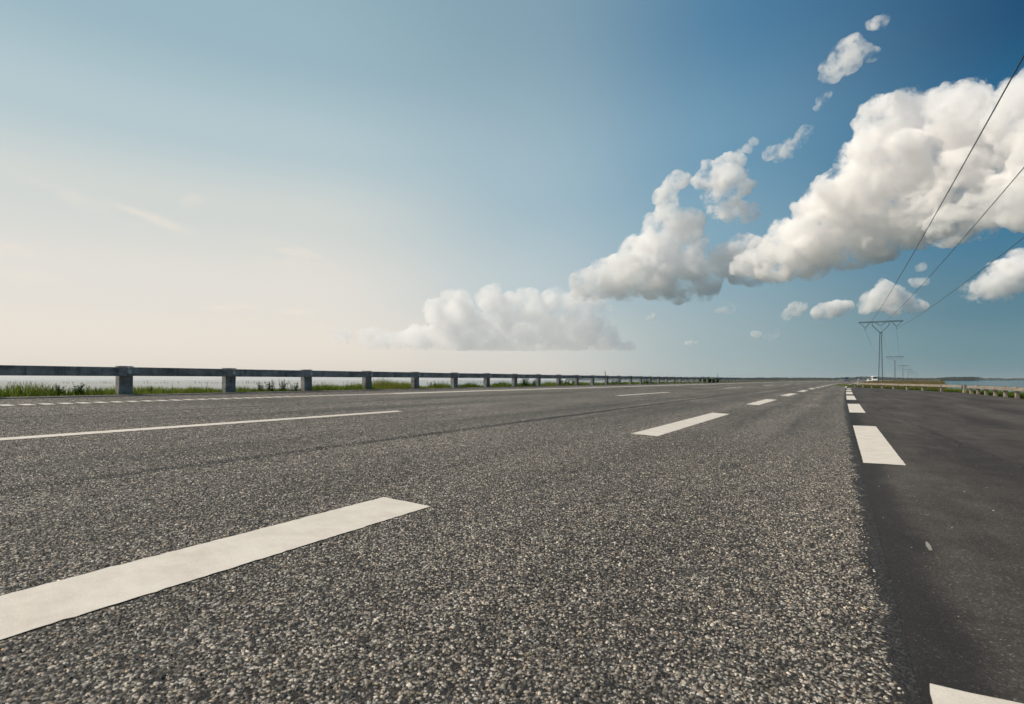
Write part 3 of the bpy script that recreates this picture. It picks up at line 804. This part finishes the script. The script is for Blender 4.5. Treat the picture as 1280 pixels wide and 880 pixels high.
# ------------------------------------------------------------------ vehicles
def vehicle(name, label, cat, loc, rot, body_o, cabin_o, W, wheels, paint, group=None):
    """outlines in (x, z), x forward; W = width"""
    root = thing(name, label, cat, loc, rot, group)
    def shell(outline, w_top, nm, m, par, bev=.05):
        bm = bmesh.new(); zmin = min(z for x, z in outline); zmax = max(z for x, z in outline)
        L = []; Rr = []
        for x, z in outline:
            u = (z - zmin) / (zmax - zmin); w = (W * (1 - u) + w_top * u) / 2
            L.append(bm.verts.new((x, w, z))); Rr.append(bm.verts.new((x, -w, z)))
        n = len(outline); bm.faces.new(L); bm.faces.new(Rr[::-1])
        for i in range(n): bm.faces.new((L[(i + 1) % n], L[i], Rr[i], Rr[(i + 1) % n]))
        bmesh.ops.recalc_face_normals(bm, faces=bm.faces); bmesh.ops.bevel(bm, geom=bm.edges[:], offset=bev, segments=2, affect='EDGES', clamp_overlap=True)
        me = bpy.data.meshes.new(nm); bm.to_mesh(me); bm.free(); me.materials.append(m); return link(nm, me, par)
    body = shell(body_o, W * .96, 'body', paint, root)
    cab = shell(cabin_o['shape'], cabin_o['wtop'], 'cabin', paint, root)
    for nm, quads in cabin_o['glass']:
        b = MB()
        for q in quads: b.add(q, [tuple(range(len(q)))])
        b.build(nm, M['car_glass'], root)
    for wx in wheels:
        for s in (-1, 1):
            r = .33
            w = MB().tube([(wx, s * (W / 2 - .20), r), (wx, s * (W / 2 + .005), r)], r, 20).build('wheel', M['rubber'], root)
            MB().tube([(wx, s * (W / 2 + .006), r), (wx, s * (W / 2 + .012), r)], r * .6, 16).build('rim', M['rim'], w)
    fx = max(x for x, z in body_o); hz = cabin_o['lamp_z']
    for s in (-1, 1): MB().box((fx - .02, s * (W / 2 - .25), hz), (.10, .30, .16), .03).build('headlight', M['lamp'], root)
    MB().box((fx - .0, 0, .42), (.10, W * .9, .14), .03).build('bumper', M['rubber'], root)
    return root
def side_glass(W, wt, zb, zt, z0, z1, spans_, out=.012):
    qs = []
    for x0, x1, x2, x3 in spans_:
        for s in (-1, 1):
            def wy(z): u = (z - z0) / (z1 - z0); return s * ((W * (1 - u) + wt * u) / 2 + out)
            qs.append([(x0, wy(zb), zb), (x1, wy(zb), zb), (x2, wy(zt), zt), (x3, wy(zt), zt)])
    return qs
# white hatchback
W = 1.72
cab = dict(shape=[(-1.75, .85), (1.05, .85), (.35, 1.46), (-1.45, 1.48)], wtop=1.30, lamp_z=.66,
    glass=[('windshield', [[(1.03, -.70, .90), (1.03, .70, .90), (.42, .60, 1.42), (.42, -.60, 1.42)]]), ('side_window', side_glass(1.72, 1.30, .92, 1.38, .85, 1.48, [(-1.5, .78, .30, -1.38)]))])
body = [(-1.95, .25), (1.95, .25), (2.02, .55), (1.85, .80), (1.0, .90), (-1.9, .90), (-2.0, .6)]
vehicle('parked_car', 'white hatchback car in front of the white minibus beyond the tan rail', 'car', (176.0, 280.0, .12), R(-108), body, cab, W, (-1.25, 1.28), M['car_white'])
# white minibus
cab2 = dict(shape=[(-2.4, 1.0), (2.25, 1.0), (1.75, 2.35), (-2.35, 2.40)], wtop=1.72, lamp_z=.75,
    glass=[('windshield', [[(2.20, -.86, 1.22), (2.20, .86, 1.22), (1.86, .80, 2.12), (1.86, -.80, 2.12)]]), ('side_window', side_glass(2.0, 1.72, 1.28, 2.02, 1.0, 2.4, [(-2.2, -.8, -.8, -2.2), (-.7, .6, .6, -.7), (.7, 1.95, 1.70, .7)]))])
body2 = [(-2.45, .28), (2.5, .28), (2.55, .7), (2.35, 1.05), (-2.45, 1.05)]
mb = vehicle('minibus', 'tall white minibus beyond the tan rail near the nearest pylon', 'minibus', (181.4, 285.0, .12), R(-112), body2, cab2, 2.0, (-1.55, 1.6), M['car_white'])
mb.scale = (1.1, 1.05, 1.2)
# dark blue van far down the road
q = rp(300, 5.6)
cab3 = dict(shape=[(-2.4, .95), (2.2, .95), (1.6, 2.0), (-2.35, 2.05)], wtop=1.7, lamp_z=.75, glass=[('windshield', [[(2.14, -.85, 1.12), (2.14, .85, 1.12), (1.70, .78, 1.85), (1.70, -.78, 1.85)]]), ('side_window', side_glass(1.95, 1.7, 1.2, 1.8, .95, 2.05, [(-2.2, -.2, -.2, -2.2), (-.1, 1.8, 1.5, -.1)]))])
vehicle('blue_van', 'dark blue van far away on the road at the horizon', 'van', q, math.pi / 2 + heading(300) + math.pi, body2, cab3, 1.95, (-1.55, 1.6), M['car_blue'])

#CLOUDS_BEGIN
# ------------------------------------------------------------------ clouds: closed puffy bodies filled with scattering vapour
def cloud_mat(name, dens, px, lo=.40, hi=.60, wisp=False, step=.12):
    m, nt, out = mat(name); v = N(nt, 'ShaderNodeVolumePrincipled')
    v.inputs['Color'].default_value = (1, .9925, .989, 1); v.inputs['Anisotropy'].default_value = 0.0
    g = N(nt, 'ShaderNodeNewGeometry').outputs['Position']
    n = noise_(nt, g, 1.0 / ((18 if wisp else 26) * px), 8, .72)
    k = nt.nodes.new('ShaderNodeMapRange'); nt.links.new(n, k.inputs[0]); k.inputs[1].default_value = lo; k.inputs[2].default_value = hi; k.inputs[3].default_value = 0.0; k.inputs[4].default_value = dens
    nt.links.new(k.outputs[0], v.inputs['Density'])
    nt.links.new(v.outputs[0], out.inputs['Volume'])
    m.cycles.volume_step_rate = step
    return m
BASE_H = 600.0
def remesh(me, size):
    o = bpy.data.objects.new('cloud_core', me); C.objects.link(o)
    rm = o.modifiers.new('r', 'REMESH'); rm.mode = 'VOXEL'; rm.voxel_size = size
    ev = o.evaluated_get(bpy.context.evaluated_depsgraph_get()); out = bpy.data.meshes.new_from_object(ev)
    bpy.data.objects.remove(o); bpy.data.meshes.remove(me); return out
def cell(p):
    return mnoise.voronoi(p)[0][0]
def cloud(label, blobs, dist, mfp_px=6.0, base=True, rough=1.0, sub=9, seed=1, stretch=1.0, vox=1.35, depth=1.0, lo=.455, hi=.70, wisp=False, grow=4.2, step=.12):
    """blobs: bearing/elevation (given as image-scale angles) and angular radius; dist: distance north, number or function"""
    rnd = random.Random(seed)
    df = dist if callable(dist) else (lambda x: dist)
    bm = bmesh.new()
    zref = sum(df(b[0]) for b in blobs) / len(blobs); px = zref / F_PX
    def ball(c, r, sub_=2):
        bmesh.ops.create_icosphere(bm, subdivisions=sub_, radius=r, matrix=Matrix.Translation(c))
    for (bx, by, br) in blobs:
        z = df(bx) + rnd.uniform(-.5, .5) * br * df(bx) / F_PX * depth
        k = z / F_PX; c = Vector(((bx - 640) * k, z, (475 - by) * k)); r = br * k
        ball(c, r * .92, 3)
        for _ in range(sub):
            a = rnd.uniform(0, 6.283); u = rnd.uniform(-.35, 1); s = math.sqrt(1 - u * u)
            dv = Vector((math.cos(a) * s, math.sin(a) * s * depth, u)); rr = r * rnd.uniform(.30, .55)
            ball(c + dv * (r * .80), rr, 2)
    me = bpy.data.meshes.new('cloud_core'); bm.to_mesh(me); bm.free()
    me2 = remesh(me, vox * px)
    n = len(me2.vertices); co_ = np.empty(n * 3, np.float32); me2.vertices.foreach_get('co', co_); co_ = co_.reshape(-1, 3)
    nr = np.empty(n * 3, np.float32); me2.vertices.foreach_get('normal', nr); nr = nr.reshape(-1, 3)
    P = co_ / px                                # in angular pixels
    D = np.zeros(n)
    off = Vector((seed * 13.7, seed * 5.1, 0))
    for i in range(n):
        p = Vector(P[i]) + off
        q = p + Vector((mnoise.noise(p * .05), mnoise.noise(p * .05 + Vector((9, 0, 0))), mnoise.noise(p * .05 + Vector((0, 9, 0))))) * 5
        v = 5.0 * (.5 - cell(q / 26)) + 3.6 * (.5 - cell(q / 12)) + 3.0 * (.5 - cell(q / 6)) + 1.9 * (.5 - cell(q / 3)) + 6.0 * mnoise.noise(q / 30) + 3.6 * mnoise.noise(q / 11) + 2.6 * mnoise.noise(q / 5) + 1.4 * mnoise.noise(q / 2.6)
        D[i] = v * rough + grow
    co_ = co_ + nr * (D * px)[:, None]
    if base:                                    # flat condensation level
        zb = BASE_H if base is True else base
        w_ = co_[:, 2] - zb; low = w_ < 25
        co_[low, 2] = zb + 25 + (w_[low] - 25) * .22
    me2.vertices.foreach_set('co', co_.astype(np.float32).ravel()); me2.update(); me2 = remesh(me2, vox * .8 * px)
    co_ = np.empty(len(me2.vertices) * 3, np.float32); me2.vertices.foreach_get('co', co_); co_ = co_.reshape(-1, 3)
    ctr = co_.mean(0); me2.transform(Matrix.Translation(-Vector(ctr)))
    me2.materials.clear(); me2.materials.append(cloud_mat('cloud_vapour', 1.0 / (mfp_px * px), px, lo, hi, wisp, step))
    me2.name = 'cloud'
    o = link('cloud', me2, None, Vector(ctr)); tag(o, label, 'cloud', 'clouds in the sky'); return o

main_d = lambda x: 3555 + (2300 - 3555) * (x - 960) / 330
cloud('huge white cumulus bank filling the right side of the sky', [(975,325,26),(1000,310,36),(1030,290,40),(1060,265,46),(1090,235,52),(1108,195,46),(1105,155,30),(1128,147,28),(1150,190,48),(1185,137,32),(1205,145,34),(1235,152,36),(1270,145,38),(1310,150,50),(1130,250,58),(1180,210,53),(1230,210,48),(1060,312,26),(1100,292,33),(1150,275,36),(1200,262,38),(1245,250,34),(1290,252,34),(1190,282,26),(1225,278,20),(1020,328,20),(938,330,18),(955,322,20),(968,338,16),(1340,190,60)],
      main_d, 4.0, False, 1.0, 9, 1, step=.06)
cloud('towering white cumulus left of the huge bank', [(735,352,17),(748,362,14),(725,366,9),(760,350,25),(790,340,30),(812,318,28),(830,290,24),(836,266,14),(828,248,9),(838,238,7),(848,227,7),(858,284,18),(800,332,28),(850,320,28),(822,350,25),(870,345,23),(905,327,20),(930,323,21),(955,321,16),(880,358,15),(845,363,15),(925,343,12),(940,330,16),(952,312,13),(945,345,11)], 4300, 4.0, False, 1.0, 8, 2, step=.08)
cloud('ragged white puff between the tower and the huge bank', [(890,225,18),(903,213,16),(905,240,20),(925,235,12),(900,257,15),(920,262,12),(938,264,7),(937,230,7),(918,202,8)], 4000, 4, False, 1.2, 6, 3, lo=.47, hi=.68, grow=4.5)
cloud('long low cloud bank sinking into the haze at the horizon', [(545,390,15),(575,385,19),(610,376,15),(619,363,7),(640,385,21),(665,380,15),(690,374,15),(712,378,14),(733,384,15),(750,380,11),(728,368,10),(758,434,6),(774,435.5,4),(788,436,3)] + [(470 + 15 * i, 424 + (i * 7 % 5) - 2 - .4 * min(i, 8), 11 + min(i, 8) * .8) for i in range(20)] + [(560 + 16 * i, 406 + (i * 3 % 4), 17) for i in range(12)] + [(420 + 18 * i, 420 + (i * 5 % 4), 8) for i in range(4)] + [(600 + 13 * i, 433, 7) for i in range(13)], 11500, 6.5, 590, 1.0, 5, 4, vox=1.2, lo=.42, hi=.66, grow=3.5, step=.06)
cloud('bright cumulus cut by the right picture edge above the tan rail', [(1212,366,11),(1236,357,17),(1262,347,20),(1290,338,25),(1228,368,9),(1250,366,9)], 4400, 4.5, False, 1.0, 8, 5, vox=1.2, lo=.45, hi=.64, grow=3.0, step=.1)
cloud('small rounded cumulus right above the nearest pylon', [(1085,383,9),(1105,373,15),(1125,377,13),(1140,383,8),(1094,377,11),(1115,384,8)], 5200, 4.5, False, .95, 8, 6, vox=1.1, lo=.45, hi=.64, grow=3.0, step=.1)
cloud('small faint puff above and right of the pylon', [(1146,353,6),(1153,352,5),(1140,351,4)], 5000, 7, False, .5, 5, 7, vox=.9, lo=.36, hi=.56, grow=1.2)
cloud('tiny faint shred between the huge bank and the pylon', [(1148,335,3.5),(1153,333,3)], 4800, 9, False, .4, 4, 8, vox=.8, lo=.36, hi=.56, grow=1.2)
cloud('small flat puff left of the pylon cumulus', [(1030,387,6.5),(1045,385,7.5),(1021,389,4.5),(1057,383,4.5)], 5400, 4, False, .75, 6, 9, vox=.9, lo=.45, hi=.64, grow=3.0, step=.1)
cloud('small slanted puff second left of the pylon', [(984,394,6),(994,388,8),(1002,382,5.5)], 5600, 4, False, .75, 6, 10, vox=.9, lo=.45, hi=.64, grow=3.0, step=.1)
cloud('small low puff nearest the horizon left of the pylon', [(947,420,5),(961,419,5.5),(970,417,3.5)], 7500, 4, False, .6, 5, 11, vox=.8, lo=.45, hi=.64, grow=3.0, step=.1)
cloud('tiny lens shaped puff under the tall tower cloud', [(899,386,4),(909,385,4.5)], 5800, 4, False, .5, 5, 12, vox=.7, lo=.45, hi=.64, grow=3.0, step=.1)
cloud('tiny faint puff under the left part of the tower cloud', [(818,396,4),(811,397,3)], 6200, 7, False, .35, 5, 13, vox=.7, lo=.36, hi=.56, grow=1.2)
cloud('tiny faint streak low over the horizon right of the long bank', [(858,429,2.2),(864,429,2.5),(870,428.5,2)], 8500, 6, False, .25, 4, 14, vox=.6, lo=.36, hi=.56, grow=1.2)
cloud('lone puff high in the deep blue sky', [(1044,79,11),(1060,72,14),(1074,62,9),(1040,88,8),(1064,58,8),(1084,64,6)], 2800, 6, False, 1.0, 7, 15, vox=1.2)
cloud('small wisp topmost near the upper right corner', [(1091,31,5),(1100,26,5.5)], 2700, 10, False, .7, 6, 16, vox=1.0, wisp=True, lo=.47, hi=.60, grow=3)
cloud('torn wisp of cloud above the ragged puff', [(973,191,7),(988,184,8),(1001,174,6),(1009,166,5),(960,193,5)], 3600, 10, False, 1.0, 6, 17, vox=1.0, wisp=True, lo=.46, hi=.62, grow=4)
cloud('thin curl linking the ragged puff to the torn wisp', [(925,194,5),(935,184,4),(943,177,3.5)], 3800, 10, False, .8, 5, 18, vox=1.0, wisp=True, lo=.45, hi=.62, grow=3.5)
cloud('narrow wisp between the lone puff and the huge bank', [(1022,134,4),(1027,126,4.5),(1031,119,3)], 3000, 11, False, .8, 5, 19, vox=.9, wisp=True, lo=.45, hi=.62, grow=3.5)
#CLOUDS_END

# ------------------------------------------------------------------ haze
hz = MB().box((0, 0, (26 - 3.2) / 2), (19600, 19600, 29.2)).build('haze', None)
hz.data.materials.clear()
m, nt, out = mat('haze_air'); pv = N(nt, 'ShaderNodeVolumePrincipled')
pv.inputs['Color'].default_value = (.86, .90, .94, 1); pv.inputs['Density'].default_value = 1.3e-4; pv.inputs['Anisotropy'].default_value = .2
nt.links.new(pv.outputs[0], out.inputs['Volume']); hz.data.materials.append(m)
tag(hz, 'thin pale sea haze over the causeway', kind='stuff')

# ------------------------------------------------------------------ light
SUN_EL, SUN_AZ = 47.0, -84.0      # azimuth from the camera axis, negative = left
az = R(SUN_AZ); el = R(SUN_EL)
sdir = Vector((math.sin(az) * math.cos(el), math.cos(az) * math.cos(el), math.sin(el)))
sl = bpy.data.lights.new('sun', 'SUN'); sl.energy = 4.3; sl.angle = R(.53); sl.color = (1.0, .885, .74)
so = bpy.data.objects.new('sun', sl); C.objects.link(so); so.rotation_euler = (-sdir).to_track_quat('-Z', 'Y').to_euler()
w = bpy.data.worlds.new('World'); SC.world = w; w.use_nodes = True; nt = w.node_tree; nt.nodes.clear()
wo = nt.nodes.new('ShaderNodeOutputWorld'); bg = nt.nodes.new('ShaderNodeBackground')
sky = nt.nodes.new('ShaderNodeTexSky'); sky.sky_type = 'NISHITA'; sky.sun_disc = False
sky.sun_elevation = el; sky.sun_rotation = az; sky.altitude = 0; sky.air_density = 1.0; sky.dust_density = 1.2; sky.ozone_density = 2.0
SKYCOL = sky.outputs[0]
#SKY_BEGIN
# sky: Nishita blended with the milky sun-side haze of the day; all directions in world space
def sky_nodes(nt, col):
    tc = nt.nodes.new('ShaderNodeTexCoord').outputs['Generated']
    nv = nt.nodes.new('ShaderNodeVectorMath'); nv.operation = 'NORMALIZE'; nt.links.new(tc, nv.inputs[0])
    sp = nt.nodes.new('ShaderNodeSeparateXYZ'); nt.links.new(nv.outputs[0], sp.inputs[0])
    x, z = sp.outputs[0], sp.outputs[2]
    def lin(c): return tuple(((v / 255 + .055) / 1.055) ** 2.4 if v > 10 else v / 255 / 12.92 for v in c)
    def col_(stops): return ramp(nt, z, [(p, lin(c)) for p, c in stops], 'EASE')
    L = col_([(0, (231, 221, 208)), (.06, (235, 226, 214)), (.14, (230, 225, 216)), (.26, (212, 216, 211)), (.36, (183, 202, 207)), (.48, (156, 184, 195)), (.75, (120, 152, 172))])
    Mi = col_([(0, (223, 216, 206)), (.05, (217, 215, 208)), (.16, (190, 204, 207)), (.31, (164, 189, 200)), (.56, (132, 162, 178)), (.80, (100, 138, 162))])
    Nn = col_([(0, (170, 184, 184)), (.06, (160, 179, 183)), (.22, (133, 169, 187)), (.36, (112, 155, 181)), (.53, (77, 127, 162)), (.80, (50, 95, 135))])
    Rr = col_([(0, (112, 142, 150)), (.05, (101, 137, 148)), (.10, (86, 127, 144)), (.22, (56, 117, 150)), (.33, (20, 97, 137)), (.45, (1, 66, 108)), (.62, (1, 48, 88))])
    c = mix(nt, smooth(nt, x, -.34, .06), L, Mi)
    c = mix(nt, smooth(nt, x, .0, .36), c, Nn)
    c = mix(nt, smooth(nt, x, .28, .68), c, Rr)
    # a few faint cirrus streaks on the sun side: soft ellipses in bearing and elevation, torn by noise
    az_ = math_(nt, 'DIVIDE', x, sp.outputs[1]); el_ = math_(nt, 'DIVIDE', z, sp.outputs[1])
    wn = noise_(nt, nv.outputs[0], 14.0, 5, .6); tn = noise_(nt, scalev(nt, nv.outputs[0], (1, 1, 2.2)), 26.0, 5, .65)
    front = smooth(nt, sp.outputs[1], .05, .2); tot = None
    for (a0, e0, half, thick, slope, amt) in ((-.635, .287, .060, .0085, -.36, .75), (-.375, .222, .050, .012, -.42, .65), (-.89, .228, .050, .011, -.15, .6), (-.79, .335, .12, .016, -.42, .25), (-.49, .127, .05, .005, -.02, .5), (-.38, .12, .03, .005, 0.0, .5), (-.86, .185, .08, .012, -.2, .4), (-.56, .318, .02, .010, 0.0, .35), (-.40, .215, .06, .028, -.3, .25)):
        u = math_(nt, 'SUBTRACT', az_, a0)
        v = math_(nt, 'SUBTRACT', math_(nt, 'SUBTRACT', el_, e0), math_(nt, 'MULTIPLY', u, slope))
        v = math_(nt, 'ADD', v, math_(nt, 'MULTIPLY', math_(nt, 'SUBTRACT', wn, .5), thick * 2.2))
        q = math_(nt, 'ADD', math_(nt, 'POWER', math_(nt, 'ABSOLUTE', math_(nt, 'DIVIDE', u, half)), 2.0), math_(nt, 'POWER', math_(nt, 'ABSOLUTE', math_(nt, 'DIVIDE', v, thick)), 2.0))
        k = math_(nt, 'MULTIPLY', math_(nt, 'EXPONENT', math_(nt, 'MULTIPLY', q, -1.0)), amt)
        tot = k if tot is None else math_(nt, 'MAXIMUM', tot, k)
    tot = math_(nt, 'MULTIPLY', math_(nt, 'MULTIPLY', tot, front), ramp(nt, tn, [(.36, .05), (.62, 1.0)]))
    c = mix(nt, tot, c, lin((244, 232, 216)))
    c = mix(nt, 1.0, c, 10.0, 'MULTIPLY')
    return mix(nt, .95, col, c)
SKYCOL = sky_nodes(nt, SKYCOL)
#SKY_END
nt.links.new(SKYCOL, bg.inputs[0]); bg.inputs[1].default_value = .10
nt.links.new(bg.outputs[0], wo.inputs[0])

# ------------------------------------------------------------------ camera
cam = bpy.data.cameras.new('camera'); co = bpy.data.objects.new('camera', cam); C.objects.link(co)
co.location = (0, 0, CAM_H); co.rotation_euler = (R(90), 0, 0)
cam.sensor_width = 36; cam.lens = 36 * F_PX / 1280; cam.shift_y = 35.0 / 1280
cam.clip_start = .05; cam.clip_end = 80000
cam.dof.use_dof = True; cam.dof.focus_distance = 5.0; cam.dof.aperture_fstop = 4.0
SC.camera = co
SC.view_settings.view_transform = 'Standard'; SC.view_settings.look = 'None'; SC.view_settings.gamma = 1; SC.view_settings.exposure = 0
SC.render.engine = 'CYCLES'
cy = SC.cycles
cy.use_denoising = True; cy.denoiser = 'OPENIMAGEDENOISE'; cy.denoising_input_passes = 'RGB_ALBEDO_NORMAL'
cy.max_bounces = 48; cy.diffuse_bounces = 3; cy.glossy_bounces = 3; cy.transmission_bounces = 4; cy.volume_bounces = 40; cy.transparent_max_bounces = 64
cy.use_adaptive_sampling = True; cy.adaptive_threshold = .012
cy.sample_clamp_indirect = 6
